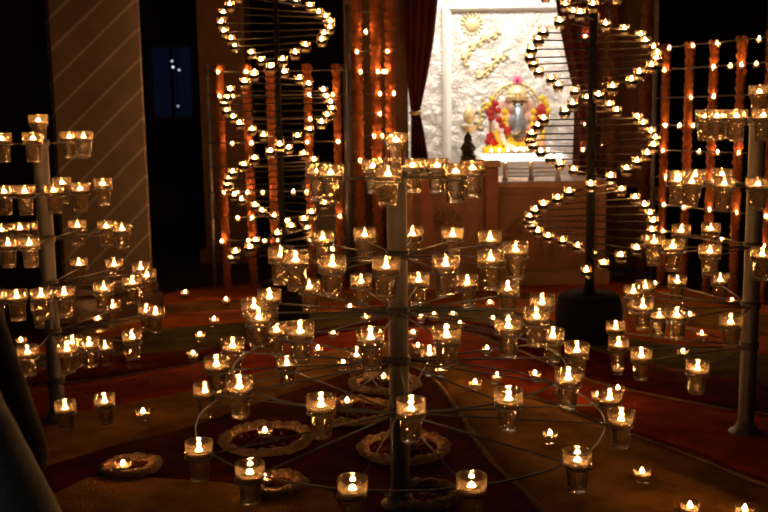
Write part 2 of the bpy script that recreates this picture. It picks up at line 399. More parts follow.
# rings of petals with rose petals inside
def petal_ring(px, py, r, label, inner, rp=.021):
    c = onz(px,py); t=thing('petal_ring',(c.x,c.y,.004),label,'petal ring')
    b=MB(); n=40
    for k in range(n):
        for q in range(3):
            a=2*PI*(k+random.uniform(-.5,.5))/n; rr=r+random.uniform(-.012,.012); s=rp*random.uniform(.7,1)
            b.ell((rr*math.cos(a),rr*math.sin(a),s*.55+random.uniform(0,.008)),s,s*random.uniform(.7,1),s*.7,8,6)
    b.torus(r,rp*.75,.008,40,8)
    b.build('flower_rim',M['cream'],t)
    b=MB()
    for k in range(70):
        a=random.uniform(0,2*PI); rr=(r-rp)*random.random()*.95; s=random.uniform(.009,.017)
        b.ell((rr*math.cos(a),rr*math.sin(a),.005+random.uniform(0,.008)),s,s*.7,s*.35,6,4,Matrix.Rotation(random.uniform(0,6),3,'Z')@Matrix.Rotation(random.uniform(-.5,.5),3,'X'))
    o=b.build('rose_petals',M['redfl'],t); o['kind']='stuff'; o['label']='dark red rose petals'
    return t
petal_ring(267,442,.165,'ring of cream petals around rose petals, left of the pole, candle inside',1)
petal_ring(352,414,.165,'ring of cream petals around rose petals, behind the tall glass left of the pole',1)
petal_ring(404,451,.155,'ring of cream petals directly behind the foot of the centre pole',1)
petal_ring(385,386,.15,'ring of cream petals farthest back, behind the centre pole',1)
petal_ring(132,470,.085,'small ring of cream petals at the lower left edge of the dark field',1)
petal_ring(277,488,.085,'small heap ring of cream petals in front of the large left ring',1)
petal_ring(424,499,.10,'ring of cream petals nearest the viewer, right of the centre pole',1)

# ------------------------------------------------------------------ candle holders
def flame_mb(r, h, z0):
    prof=[(r*.15,0),(r*.7,h*.08),(r,h*.26),(r*.85,h*.45),(r*.5,h*.7),(r*.18,h*.92),(r*.03,h)]
    return MB().lathe([(a,b+z0) for a,b in prof],10)
def make_tumbler():
    t = thing('candle_glass',(0,0,0))
    out=[(.0235,0),(.0255,.002),(.0262,.010),(.0295,.062),(.0315,.068),(.0372,.073),(.0378,.080),(.0385,.112),(.0380,.1145)]
    inn=[(.0368,.1145),(.0362,.110),(.0352,.080),(.0338,.075),(.0295,.069),(.0272,.062),(.0240,.016),(.020,.012),(.001,.0115)]
    fl=lambda a,z: 1.02- (.075*abs(math.sin(5*a))**.7 if .004<z<.064 else 0)
    b=MB(); b.lathe([(.001,.0)]+out+inn,60,mod=fl,close=False)
    b.build('tumbler',M['glass'],t)
    MB().lathe([(.001,.0125),(.019,.0130),(.0232,.0165),(.0265,.062),(.0290,.0688),(.0330,.0750),(.0345,.082),(.001,.082)],32,close=False).build('oil',M['oil'],t)
    fl_=MB().lathe([(.020,.0815),(.0235,.083),(.023,.0855),(.003,.0865)],20).build('float',M['wax'],t)
    MB().tube([(0,0,.086),(0,0,.094)],.0012,5).build('wick',M['wick'],fl_)
    flame_mb(.0072,.0120,.0870).build('flame',M['flame'],t)
    return t
TUM = make_tumbler()
USED = [False]
def put(proto, flag, loc, rot=(0,0,0), scale=1.0):
    if not flag[0]:
        flag[0]=True; dup_first = proto; KIDS[proto]=[(ch,list(ch.children)) for ch in proto.children]
        proto.location=loc; proto.rotation_euler=rot; proto.scale=(scale,)*3; return proto
    return dup(proto,loc,rot,scale)
RINGZ=.0705
def solve(cx,cy,R,z,px,side,rs=1.0):
    best=None
    for k in range(0,181):
        a=PI*k/180; s=-1 if side=='n' else 1
        p=(cx+R*rs*math.cos(a), cy+s*R*rs*math.sin(a), z); e=abs(proj(p)[0]-px)
        if best is None or e<best[0]: best=(e,p,s*a)
    return best[1],best[2]

def candle_stand(which, px, py, Y, topdz, tiers, label, poler=.031, hoops=()):
    c = at(px,py,Y); cx,cy=c.x,Y
    t = thing('candle_stand',(cx,cy,0),label,'candle stand')
    ztop = CAMZ-topdz-.114
    MB().lathe([(poler*1.04,.02),(poler,.03),(poler,ztop-.012),(poler*1.02,ztop-.010),(poler*1.02,ztop)],24).build('pole',M['pole'],t)
    MB().lathe([(.065,0),(.065,.008),(.062,.012),(.045,.014),(.04,.03),(poler*1.0,.05)],32).build('base_plate',M['pole'],t)
    g=put(TUM,USED,(cx,cy,ztop+.001),(0,0,random.uniform(0,6)))
    tag(g,'lit glass tumbler standing on top of the %s candle stand pole'%which,'candle glass','tumblers on the %s stand'%which)
    for ti,(dz,R,near,far) in enumerate(tiers):
        zr = CAMZ-dz-.114+RINGZ       # ring height; dz is measured at the rim
        items=[]
        for side,lst in (('n',near),('f',far)):
            for e in lst:
                x,rs = e if isinstance(e,tuple) else (e,1.0)
                p,a = solve(cx,cy,R,zr,x,side,rs); items.append([side,p,a,x])
        # keep neighbours apart along the hoop
        for _ in range(12):
            for i in range(len(items)):
                for j in range(i+1,len(items)):
                    d=Vector(items[i][1])-Vector(items[j][1])
                    if d.length<.083:
                        if d.length<1e-4: d=Vector((.001,.001,0))
                        u=d.normalized()*((.085-d.length)/2); u.z=0
                        items[i][1]=tuple(Vector(items[i][1])+u); items[j][1]=tuple(Vector(items[j][1])-u)
        hub=MB().lathe([(poler+.001,zr-.014),(poler+.006,zr-.012),(poler+.006,zr+.012),(poler+.001,zr+.014)],20); hub.build('hub',M['rod'],t)
        rh=R-.045
        if ti in hoops:
            MB().torus(rh,.0032,zr-.006,64,6).build('hoop',M['rod'],t)
        for side,p,a,x in items:
            v=Vector(p)-Vector((cx,cy,zr)); L=v.length; u=v.normalized()
            b=MB(); b.tube([u*poler*.9+Vector((0,0,zr-.004)), u*(L-.0365)+Vector((0,0,zr))],.0028,6); b.build('arm',M['rod'],t)
            MB().torus(.0375,.0024,zr-.0015,22,6,(v.x,v.y)).build('holder_ring',M['rod'],t)
        for side in 'nf':
            sl=sorted([i for i in items if i[0]==side],key=lambda i:proj(i[1])[0])
            for k,(sd,p,a,x) in enumerate(sl):
                g=put(TUM,USED,(p[0],p[1],p[2]-RINGZ+.001),(random.uniform(-.03,.03),random.uniform(-.03,.03),random.uniform(0,6)))
                tag(g,'lit tumbler, %s from left on %s side of %s tier, %s candle stand'%(ORD[k],'near' if side=='n' else 'far',ORD[ti],which),'candle glass','tumblers on the %s stand'%which)
    return t
candle_stand('centre',398,300,2.95,.045,[
 (.135,.24,[331,387,455],[319,374,417,433,473]),
 (.38,.37,[281,296,332,386,446,492,516],[322,365,413,452,490]),
 (.56,.455,[258,300,372,447,508,536],[245,270,310,362,418,467,508,546]),
 (.72,.57,[214,240,320,411,508,567],[232,276,553,577]),
 (.89,.69,[198,248,352,472,577,622],[205,287,356,431,610])],
 'tall grey pole candle stand in the centre with five tiers of lit tumblers', hoops=(3,4))
candle_stand('left',47,250,3.9,-.035,[
 (.035,.19,[2,33],[70,83]),
 (.235,.25,[8,21,55,80],[62,103]),
 (.43,.31,[9,28],[2,25,36,78,107,122]),
 (.615,.40,[5,22,38,56,103,133],[80,115,141,147]),
 (.82,.45,[28,67,133,(76,.8),(86,.9)],[39,113,147,155]),
 (1.03,.50,[65,105],[80,106])],
 'grey pole candle stand at the left, in front of the striped marble column')
candle_stand('right',753,250,3.6,-.10,[
 (-.012,.19,[704,714,737,763],[722]),
 (.225,.30,[674,691,724,758],[676,695,721]),
 (.46,.38,[652,672,710,761],[680,711]),
 (.69,.45,[643,677,732],[633,645,677,720]),
 (.85,.52,[618,642,697],[616,660])],
 'grey pole candle stand at the right edge, in front of the garland frame')

# small cups on spirals
def make_cup():
    t=thing('candle_cup',(0,0,0))
    b=MB(); b.lathe([(.001,0),(.018,0),(.020,.003),(.0255,.050),(.0265,.054),(.0255,.0545),(.0240,.050),(.0185,.006),(.001,.0055)],20,close=False); b.build('cup',M['cupglass'],t)
    MB().lathe([(.001,.0065),(.0180,.007),(.0205,.030),(.001,.030)],14,close=False).build('wax',M['wax'],t)
    flame_mb(.0068,.018,.033).build('flame',M['flame'],t)
    return t
CUP=make_cup(); CUSED=[False]
CS=1.15
def spiral_stand(which,px,Y,Rpx,y_bot,ph_y,pitch_px,nr,poler,label,baser,baseh,ytop=-30,skip=()):
    c=at(px,180,Y); cx=c.x; R=Rpx*Y/F; t=thing('spiral_stand',(cx,Y,0),label,'candle stand')
    ztop=at(px,ytop-40,Y).z
    MB().lathe([(poler,.05),(poler,ztop)],16).build('pole',M['black'],t)
    MB().lathe([(baser*.82,0),(baser*.95,.02),(baser,baseh*.35),(baser,baseh*.7),(baser*.9,baseh*.95),(baser*.8,baseh),(poler*1.5,baseh+.005),(poler,baseh+.05)],36).build('base_drum',M['black'],t)
    z0=at(px,y_bot,Y).z; dz=(pitch_px*Y/F)/12.0; zph=at(px,ph_y,Y).z
    for i in range(nr):
        z=z0+i*dz+random.uniform(-.004,.004)
        if proj((cx,Y,z))[1]<-25: break
        th=PI*(z-zph)/(12*dz)+random.uniform(-.09,.09)
        dx,dy=math.cos(th)*R,math.sin(th)*R
        MB().tube([(-dx*.93,-dy*.93,z),(dx*.93,dy*.93,z)],.0045,6).build('rung',M['iron'],t)
        ends=[(dx,dy),(-dx,-dy)]
        for k,(ex,ey) in enumerate(ends):
            MB().lathe([(.0250*CS,z-.018),(.0262*CS,z-.018),(.0280*CS,z+.002),(.0268*CS,z+.002),(.0250*CS,z-.018)],14,(ex,ey,0),close=False).build('holder_loop',M['iron'],t)
            if (i,k) in skip: continue
            g=put(CUP,CUSED,(cx+ex,Y+ey,z-.030*CS),(random.uniform(-.02,.02),random.uniform(-.02,.02),0),CS)
            left = proj((cx+ex,Y+ey,z))[0] < proj((cx-ex,Y-ey,z))[0]
            tag(g,'small lit cup on %s end of the %s rung from bottom, %s spiral stand'%('left' if left else 'right',ORD[i],which),'candle cup','cups on the %s spiral'%which)
    return t
spiral_stand('right',591,5.2,61,262,50,82,48,.025,'spiral candle stand with thick black pole and rungs of cups, before the altar',.185,.27)
spiral_stand('left',281,5.8,53,254,28,78,48,.016,'spiral candle stand with rungs of small cups, left of the altar, near garland frame',.16,.26)

# ------------------------------------------------------------------ garland frames with wires and tealights
def make_tea():
    t=thing('tealight',(0,0,0))
    MB().lathe([(.001,0),(.016,0),(.019,.004),(.0205,.030),(.0190,.030),(.0175,.006),(.001,.0055)],16,close=False).build('cup',M['cupglass'],t)
    MB().lathe([(.001,.006),(.0165,.0065),(.018,.018),(.001,.019)],14,close=False).build('wax',M['wax'],t)
    flame_mb(.0075,.021,.020).build('flame',M['flame'],t)
    return t
TEA=make_tea(); TUSED=[False]
def garland(a, zb, zt, r, label, name='marigold_garland'):
    b=MB(); n=int((zt-zb)/.018); ph=random.uniform(0,6); prof=[]
    for k in range(n+1):
        z=zb+(zt-zb)*k/n
        prof.append((r*(.86+.14*math.sin(k*2.1+ph)+random.uniform(-.08,.08)),z-zb))
    prof[0]=(r*.4,0); prof[-1]=(r*.4,zt-zb)
    b.lathe(prof,14,mod=lambda q,z:1+.09*math.sin(7*q+z*90)+.05*math.sin(3*q-z*40))
    if zt<3:   # bulging tuft of blossoms on the head of a short post
        for k in range(9):
            q=k*.7; b.ell((r*.7*math.cos(q),r*.7*math.sin(q),zt-zb-.02+.02*math.sin(k*2)),r*.55,nu=8,nv=6)
    o=b.build(name,M['marigold' if zt<3 else 'marigold_dark'],loc=(a.x,a.y,zb)); return tag(o,label,'garland')
def frame(which, posts, Y0fn, rows, x0, x1, uprights, label, label_g, tops, group, prob, rnd, garr=.034):
    # posts: px at y=150; rows: px y of wires at posts[0]
    r0=random.Random(rnd)
    a0=at(x0,150,Y0fn(x0)); t=thing('garland_frame',(a0.x,a0.y,0),label,'frame')
    off=Vector((a0.x,a0.y,0))
    Pts=[at(x,150,Y0fn(x)) for x in posts]
    for u in uprights:
        p=at(u,150,Y0fn(u)); ut=max(at(u,rows[0]-8,Y0fn(u)).z,0)
        MB().tube([(p.x-off.x,p.y-off.y+.03,0),(p.x-off.x,p.y-off.y+.03,ut)],.016,8).build('upright',M['pole'],t)
    e0=at(x0,150,Y0fn(x0)); e1=at(x1,150,Y0fn(x1))
    for ri,yr in enumerate(rows):
        z=at(posts[0],yr,Y0fn(posts[0])).z
        MB().tube([(e0.x-off.x,e0.y-off.y-.03,z),(e1.x-off.x,e1.y-off.y-.03,z)],.0045,6).build('wire',M['rod'],t)
        spots=[]
        n=len(posts)
        for i,p in enumerate(Pts):
            if r0.random()<prob: spots.append(p+Vector((r0.uniform(-.03,.03),0,0)))
            if i<n-1 and r0.random()<prob*.45: spots.append(p.lerp(Pts[i+1],r0.uniform(.4,.6)))
        spots=[s_ for s_ in spots if s_.z is not None]
        k=0
        for s_ in sorted(spots,key=lambda q:q.x):
            q=Vector((s_.x,s_.y-.03-.024,z-.006))
            if not(-10<proj(q)[0]<778 and -10<proj(q)[1]<520): continue
            MB().torus(.0205,.0018,z-.001,12,5,(q.x-off.x,q.y-off.y)).build('clip_ring',M['rod'],t)
            g=put(TEA,TUSED,(q.x,q.y,z-.030))
            tag(g,'tealight cup, %s from left on %s wire from top of the %s'%(ORD[k],ORD[ri],which),'tealight',group); k+=1
    for i,(x,p) in enumerate(zip(posts,Pts)):
        zt=at(x,tops[i],Y0fn(x)).z
        garland(p,.0,zt,garr,label_g(i))
    return t
frame('left garland frame',[222,249,272,309,338],lambda x:7.0,[72,96,120,143,167,192,217,240],209,348,[209,346],
  'metal frame with eight wires hung with tealights, left of the altar',
  lambda i:'marigold wrapped post, %s from left on the left garland frame'%ORD[i],[66,66,66,66,66],'tealights on the left frame',.62,3)
frame('tall curtain frame',[359,377,391],lambda x:7.35,[12,32,52,72,94,114,136,160],350,398,[350],
  'narrow tall frame of lights between left garland frame and maroon curtain',
  lambda i:'tall marigold string, %s from left beside the maroon curtain'%ORD[i],[-60,-60,-60],'tealights beside the curtain',.42,5,.045)
yr_fn=lambda x: 7.0-(x-664)/(738-664)*.62
frame('right garland frame',[664,687,711,738,768],yr_fn,[48,70,98,125,150,177,204,230],652,790,[655],
  'metal frame with eight wires hung with tealights, right of the altar',
  lambda i:'marigold wrapped post, %s from left on the right garland frame'%ORD[i],[46,44,42,38,32],'tealights on the right frame',.75,11)
for i,(x,Y) in enumerate(((612,7.6),(644,7.3))):
    p=at(x,150,Y); garland(Vector((p.x,p.y,0)),0.0,4.55,.05,['tall marigold string on the brown wall behind the right spiral stand','tall marigold string between the right spiral stand and right garland frame'][i])
for i,(x,y) in enumerate(((585,36),(601,34),(619,33),(602,56),(585,124),(617,122),(601,145),(618,97),(602,83),(583,150))):
    Y=7.60; p=at(x,y,Y)
    t0=MB(); t0.tube([(0,0,-.005),(0,.14,-.005)],.005,6); t0.torus(.021,.002,0,12,5)
    br=t0.build('wall_bracket',M['rod'],loc=p); tag(br,'wire bracket, %s of those on the brown wall behind the right spiral'%ORD[i],'bracket','wall brackets')
    g=put(TEA,TUSED,(p.x,p.y,p.z-.028)); tag(g,'tealight in the %s wall bracket behind the right spiral stand'%ORD[i],'tealight','wall tealights')

# ------------------------------------------------------------------ altar parapet
YP=7.0
def xw(px,Y=YP,y=200): return at(px,y,Y).x
zL=at(470,163,YP).z; zR=at(540,181,YP).z
def parapet(name, x0, x1, zt, label, medal):
    t=thing(name,((x0+x1)/2,YP,0),label,'parapet'); hw=(x1-x0)/2
    MB().box(-hw,hw,0,.62,0,zt-.05).build('body',M['brown'],t)
    MB().bevbox(-hw-.02,hw+.02,-.05,.66,zt-.05,zt,.012).build('top_slab',M['brownplain'],t)
    MB().bevbox(-hw-.02,hw+.02,-.06,.3,0,.11,.012).build('plinth',M['brownplain'],t)
    n=max(1,round(hw*2/.42))
    for k in range(n):
        a=-hw+2*hw*(k+.06)/n; b=-hw+2*hw*(k+.94)/n; f=MB()
        for (u,v,p,q) in ((a,b,.17,.20),(a,b,zt-.13,zt-.10),(a,a+.03,.20,zt-.13),(b-.03,b,.20,zt-.13)): f.box(u,v,-.022,.005,p,q)
        f.build('panel_frame',M['brown'],t)
        m=MB(); cx=(a+b)/2; cz=(zt+.08)/2
        for j in range(10):
            q=PI*j/9; m.ell((cx+.085*math.cos(q),-.004,cz-.03+.085*math.sin(q)),.034,.016,.015,8,6,Matrix.Rotation(-q,3,'Y'))
        m.ell((cx,-.004,cz-.02),.035,.022,.035,10,8)
        for sg in (-1,1):
            m.tube([(cx+sg*(.03+.10*math.sin(s_*.45)),-.006,cz-.05-.09*s_/6+.02*math.cos(s_)) for s_ in range(7)],[.014-.0015*s_ for s_ in range(7)],6)
        m.build('lotus_relief',M['brown'],t)
    return t
parapet('altar_parapet',xw(404),xw(489),zL,'raised left end of the brown carved altar parapet, below the dark figurine',1)
parapet('altar_parapet',xw(496),xw(606),zR,'lower right stretch of the brown carved altar parapet, below the silver railing',1)
for i,px in enumerate((427,492)):
    p=at(px,200,YP-.10); t=thing('pilaster',(p.x,YP-.075,0),['reddish pilaster on the raised left end of the altar parapet','reddish pilaster at the step between the two altar parapet heights'][i],'pilaster')
    z=zL-.06 if i==0 else zL+.02
    MB().bevbox(-.045,.045,-.04,.02,.13,z-.05,.008).build('shaft',mat('red_stone_%d'%i,(.22,.06,.035),.5),t)
    MB().bevbox(-.06,.06,-.055,.03,z-.05,z,.01).build('capital',M['brownplain'],t)
    MB().bevbox(-.06,.06,-.055,.03,0.0,.13,.01).build('foot',M['brownplain'],t)
# silver railing
rz=zR
t=thing('silver_railing',(xw(531),YP+.12,rz),'low silver railing with lamp topped posts on the altar parapet','railing')
for px in (505,531,558):
    q=at(px,175,YP+.12).x-t.location.x
    po=MB().lathe([(.022,0),(.022,.02),(.013,.03),(.016,.055),(.013,.08),(.020,.10),(.020,.112)],14,(q,0,0)).build('post',M['silver'],t)
a_=at(505,175,YP+.12).x-t.location.x; b_=at(558,175,YP+.12).x-t.location.x
for z in (.03,.06,.09): MB().tube([(a_,0,z),(b_,0,z)],.006,8).build('rail',M['silver'],t)
for i,px in enumerate((505,531,558)):
    p=at(px,175,YP+.12); g=put(TEA,TUSED,(p.x,p.y,rz+.113)); tag(g,'tealight on the %s post of the silver railing'%['left','middle','right'][i],'tealight','railing lights')

# small dark figurine on the left block
p=at(468,160,YP+.2); t=thing('figurine',(p.x,p.y,zL+.001),'small dark seated stone figurine on the raised altar parapet','figurine')
dk=mat('dark_bronze',(.035,.018,.012),.4,.4)
MB().bevbox(-.055,.055,-.045,.045,0,.05,.008).build('pedestal',dk,t)
b=MB(); b.ell((0,0,.085),.048,.042,.045); b.ell((0,-.005,.125),.034,.03,.032); b.ell((0,-.01,.165),.026,.025,.026)
for s_ in (-1,1):
    b.capsule((s_*.03,0,.13),(s_*.052,-.015,.095),.011,.009); b.capsule((s_*.052,-.015,.095),(s_*.025,-.045,.085),.009,.008)
    b.capsule((s_*.03,-.01,.062),(-s_*.02,-.048,.06),.017,.012); b.ell((s_*.026,0,.168),.006,.012,.018)
o=b.build('body',dk,t); md=o.modifiers.new('r','REMESH'); md.mode='VOXEL'; md.voxel_size=.006; md.use_smooth_shade=True
MB().lathe([(.026,.178),(.028,.186),(.018,.205),(.010,.215),(.003,.228)],12,(0,-.006,0)).build('crown',dk,t)

# ------------------------------------------------------------------ shrine: plinth, idol, garlands
YI=9.15; px2m=YI/F
pc=at(517,152,YI); zi=pc.z
t=thing('idol_plinth',(pc.x,YI,.66),'white stepped plinth under the seated idol with a bright edge','plinth')
MB().bevbox(-.48,.48,-.42,.40,0,zi-.66-.06,.012).build('block',M['white'],t)
MB().bevbox(-.42,.42,-.36,.36,zi-.66-.06,zi-.66,.010).build('step',M['white'],t)
MB().box(-.36,.36,-.385,-.362,zi-.66-.045,zi-.66-.012).build('light_strip',emis('led_strip',(1,.95,.85),6.0),t)
t=thing('deity_idol',(pc.x,YI+.05,zi),'seated crowned elephant-headed idol with silver front inside the white shrine','idol')
b=MB()
b.ell((0,0,.20),.19,.15,.17); b.ell((0,.01,.36),.16,.12,.13); b.ell((0,-.03,.50),.115,.11,.11)
for s_ in (-1,1):
    b.ell((s_*.145,.01,.505),.075,.022,.10)
    b.capsule((s_*.14,0,.40),(s_*.25,-.02,.30),.05,.042); b.capsule((s_*.25,-.02,.30),(s_*.23,-.12,.22),.042,.034)
    b.capsule((s_*.14,.03,.41),(s_*.27,.02,.42),.045,.036); b.capsule((s_*.27,.02,.42),(s_*.275,-.03,.53),.036,.028)
    b.capsule((s_*.12,0,.09),(s_*.28,-.10,.08),.085,.065); b.capsule((s_*.28,-.10,.08),(-s_*.02,-.2,.055),.06,.045)
o=b.build('body',M['skin_idol'],t); md=o.modifiers.new('r','REMESH'); md.mode='VOXEL'; md.voxel_size=.014; md.use_smooth_shade=True
b=MB()
for s_ in (-1,1): b.ell((s_*.045,-.128,.535),.016,.008,.009,10,6)
b.build('eye',M['black'],t)
MB().ell((0,-.105,.30),.11,.08,.16,16,12).build('silver_breastplate',M['trunk'],t)
tk=[Vector(q) for q in ((0,-.11,.50),(0,-.145,.46),(0,-.18,.40),(0,-.205,.33),(-.012,-.215,.27),(-.04,-.22,.225),(-.08,-.22,.21),(-.11,-.215,.225))]
b=MB(); b.tube(tk,[.052,.058,.056,.050,.044,.037,.029,.022],14); b.ell(tk[-1],.022); b.ell(tk[0],.052); b.build('trunk',M['trunk'],t)
b=MB()
for s_ in (-1,1): b.tube([(s_*.012,-.125,.575),(s_*.04,-.13,.572),(s_*.075,-.11,.565)],[.006,.008,.004],6)
b.build('brow_line',M['black'],t)
b=MB(); b.lathe([(.115,.575),(.125,.59),(.12,.63),(.13,.65),(.105,.69),(.07,.73),(.04,.755),(.012,.77)],24,(0,-.02,0))
for k in range(9):
    a=PI*k/8; b.ell((.12*math.cos(a),-.03-.10*math.sin(a),.615),.022,.018,.03,8,6)
b.build('crown',M['gold'],t)
b=MB()
for k in range(21):
    a=PI*k/20
    if k<20: pass
b.tube([(.30*math.cos(PI*k/24),.12,.48+.30*math.sin(PI*k/24)) for k in range(25)],.022,8)
b.tube([(.25*math.cos(PI*k/24),.13,.48+.25*math.sin(PI*k/24)) for k in range(25)],.010,8)
for k in range(1,24,2):
    a=PI*k/24; b.ell((.275*math.cos(a),.11,.48+.275*math.sin(a)),.016,.012,.016,8,6)
for s_ in (-1,1): b.lathe([(.035,0),(.035,.03),(.022,.06),(.022,.44),(.035,.47),(.035,.50)],12,(s_*.30,.12,0))
b.build('halo_arch',M['gold'],t)
# flowers and garlands worn by the idol
def blossoms(name,pts,r,m,label,cat,loc):
    b=MB()
    for p in pts:
        rr=r*random.uniform(.8,1.15); b.ell(p,rr,rr*.8,rr,9,6)
        for k in range(5):
            a=k*1.257+random.random(); b.ell((p[0]+rr*.75*math.cos(a),p[1]-rr*.3,p[2]+rr*.75*math.sin(a)),rr*.42,rr*.3,rr*.42,6,4)
    return tag(b.build(name,m,loc=loc),label,cat)
L0=Vector((pc.x,YI+.05,zi))
def U(hw,zt,drop,y,n): return [(hw*math.cos(PI*k/(n-1)), y-.06*math.sin(PI*k/(n-1)), zt-drop*math.sin(PI*k/(n-1))**.8) for k in range(n)]
blossoms('flower_garland',U(.17,.45,.38,-.20,25),.036,M['yellow'],'long yellow flower garland hanging in a loop on the idol chest','garland',L0)
blossoms('flower_garland',U(.25,.47,.26,-.21,11)[:4],.042,M['red'],'dark red flower strand over the idol shoulder on the right','garland',L0)
blossoms('flower_garland',U(.25,.47,.26,-.21,11)[-4:],.042,M['red'],'dark red flower strand over the idol shoulder on the left','garland',L0)
blossoms('flower_garland',U(.22,.24,.20,-.30,17),.030,M['paper'],'white flower garland looping low across the idol lap','garland',L0)
blossoms('flower_garland',U(.27,.22,.13,-.26,17),.034,M['yellow'],'yellow flower garland across the idol knees','garland',L0)
blossoms('blossom',[(0,-.33,.03)],.048,M['red'],'single round red blossom at the bottom of the white garland','flower',L0)
b=MB()
for k in range(10):
    a=2*PI*k/10; b.ell((.035*math.cos(a),-.05,.80+.035*math.sin(a)),.034,.014,.018,8,6,Matrix.Rotation(-a,3,'Y'))
o=b.build('lotus_flower',M['pink'],loc=L0); tag(o,'pink lotus flower on top of the idol crown','flower')
MB().ell((0,-.07,.80),.018,nu=8,nv=6).build('flower_heart',M['red'],o)
blossoms('flower_bunch',[(-.29,-.04,.50),(-.33,-.04,.45),(-.26,-.05,.55),(-.31,-.05,.38)],.045,M['red'],'dark red flower bunch at the idol shoulder on the left','flowers',L0)
blossoms('flower_bunch',[(.29,-.04,.50),(.34,-.04,.46),(.31,-.05,.40),(.25,-.05,.45)],.045,M['red'],'dark red flower bunch at the idol shoulder on the right','flowers',L0)
blossoms('flower_bunch',[(.30,-.05,.60),(.33,-.05,.56),(.35,-.05,.53),(.37,-.06,.46)],.036,M['yellow'],'yellow blossoms beside the idol ear on the right','flowers',L0)
blossoms('flower_bunch',[(-.34,-.05,.54),(-.37,-.05,.50),(-.30,-.05,.60)],.032,M['yellow'],'yellow blossoms beside the idol ear on the left','flowers',L0)
blossoms('flower_bunch',[(-.33,-.2,.18),(-.27,-.22,.20),(-.22,-.22,.15),(-.36,-.2,.13),(-.30,-.24,.12)],.05,M['red'],'big bunch of red flowers beside the idol knee on the left','flowers',L0)
blossoms('flower_bunch',[(-.40+.05*k,-.30+.01*(k%2),.035+.02*(k%2)) for k in range(5)],.038,M['yellow'],'heap of yellow flowers at the left end of the plinth','flowers',L0)
b=MB(); b2=MB()
for k in range(26):
    a=random.uniform(-.5,.5); x=-.30+random.uniform(-.09,.09); q=Matrix.Rotation(random.uniform(-.9,.9),3,'Y')@Matrix.Rotation(a,3,'X')
    b.ell((x,-.18+random.uniform(-.03,.03),.06+random.uniform(0,.06)),.010,.004,.05,6,5,q)
for k in range(26):
    q=Matrix.Rotation(random.uniform(-.9,.9),3,'Y')
    b2.ell((.02+random.uniform(-.11,.11),-.25,.035+random.uniform(0,.03)),.010,.004,.04,6,5,q)
tag(b.build('leaf_spray',M['leafg'],loc=L0),'green leaves among red flowers beside the idol knee','leaves')
tag(b2.build('leaf_spray',M['leafg'],loc=L0),'green leaves at the middle of the idol feet','leaves')
for k in range(8):
    x=-.28+.075*k
    tt=thing('oil_lamp',(L0.x+x,YI-.30,zi+.001),'tiny brass oil lamp, %s from left in the row before the idol'%ORD[k],'lamp','lamps in the row before the idol')
    MB().lathe([(.012,0),(.008,.006),(.022,.014),(.026,.022),(.022,.022),(.004,.018)],14).build('dish',M['brass'],tt)
    flame_mb(.006,.024,.02).build('flame',M['flame'],tt)
tt=thing('standing_lamp',(L0.x-.47,YI-.10,zi-.06+.001),'golden standing lamp with a flared bowl left of the idol','lamp')
MB().lathe([(.07,0),(.07,.015),(.03,.03),(.012,.06),(.012,.20),(.022,.22),(.012,.24)],16).build('stem',M['gold'],tt)
MB().lathe([(.012,.24),(.05,.26),(.085,.31),(.088,.32),(.08,.32),(.02,.28)],18).build('bowl',M['gold'],tt)
MB().lathe([(.015,.33),(.05,.36),(.06,.42),(.03,.47),(.008,.52)],16).build('finial',M['gold'],tt)
for o in list(COL.objects):
    if o.parent is None and (o.location-L0).length<1e-4: o.scale=(.80,.80,.84)
# gold reliefs on the silver wall
def relief(fn,label):
    b=MB(); fn(b); return tag(b.build('wall_relief',M['gold']),label,'relief')
def sun(b):
    c=at(472,24,YB-.01)
    b.ell((c.x,c.y,c.z),.075,.03,.075,20,10)
    for k in range(16):
        a=2*PI*k/16; b.ell((c.x+.10*math.cos(a),c.y,c.z+.10*math.sin(a)),.022,.02,.010,8,5,Matrix.Rotation(-a,3,'Y'))
relief(sun,'round gold sun medallion high on the silver shrine wall')
def vine(px):
    def f(b):
        P=[at(x,y,YB-.012) for x,y in px]
        Q=[]
        for i in range(len(P)-1):
            for k in range(4): Q.append(P[i].lerp(P[i+1],k/4))
        b.tube(Q,.014,6)
        for i,q in enumerate(Q):
            a=i*1.3; b.ell((q.x+.03*math.cos(a),q.y,q.z+.03*math.sin(a)),.034,.016,.016,8,5,Matrix.Rotation(a,3,'Y'))
    return f
relief(vine([(464,65),(468,52),(476,44),(486,38),(500,33)]),'long gold leaf branch relief on the silver wall, below the sun medallion')
relief(vine([(476,77),(486,72),(492,66),(497,58),(506,57)]),'short gold leaf branch relief lower on the silver wall')
relief(vine([(478,128),(480,118),(481,110),(484,100)]),'gold floral relief beside the idol on the silver wall')

# curtains
def curtain(edge_l, edge_r, Y, label, folds):
    # edge lists of (px, y) top to bottom, same length
    n=len(edge_l); K=folds*8; vs=[]; rows=[]
    for i in range(n):
        a=at(*edge_l[i],Y); b=at(*edge_r[i],Y)
        rows.append([(a.x+(b.x-a.x)*k/K, Y+.035*math.sin(2*PI*folds*k/K+i*.15)*min(1,(b.x-a.x)/.18), a.z+(b.z-a.z)*k/K) for k in range(K+1)])
    for r_ in rows: vs+=r_
    m=len(vs); vs+=[(x,y+.02,z) for x,y,z in vs]; W=K+1; fs=[]
    for i in range(n-1):
        for k in range(K):
            q=(i*W+k,i*W+k+1,(i+1)*W+k+1,(i+1)*W+k); fs.append(q); fs.append(tuple(m+j for j in reversed(q)))
        for k in (0,K): fs.append((i*W+k,(i+1)*W+k,m+(i+1)*W+k,m+i*W+k))
    for k in range(K):
        fs.append((k,k+1,m+k+1,m+k)); fs.append(((n-1)*W+k,(n-1)*W+k+1,m+(n-1)*W+k+1,m+(n-1)*W+k))
    b=MB().add(vs,fs,True); return b
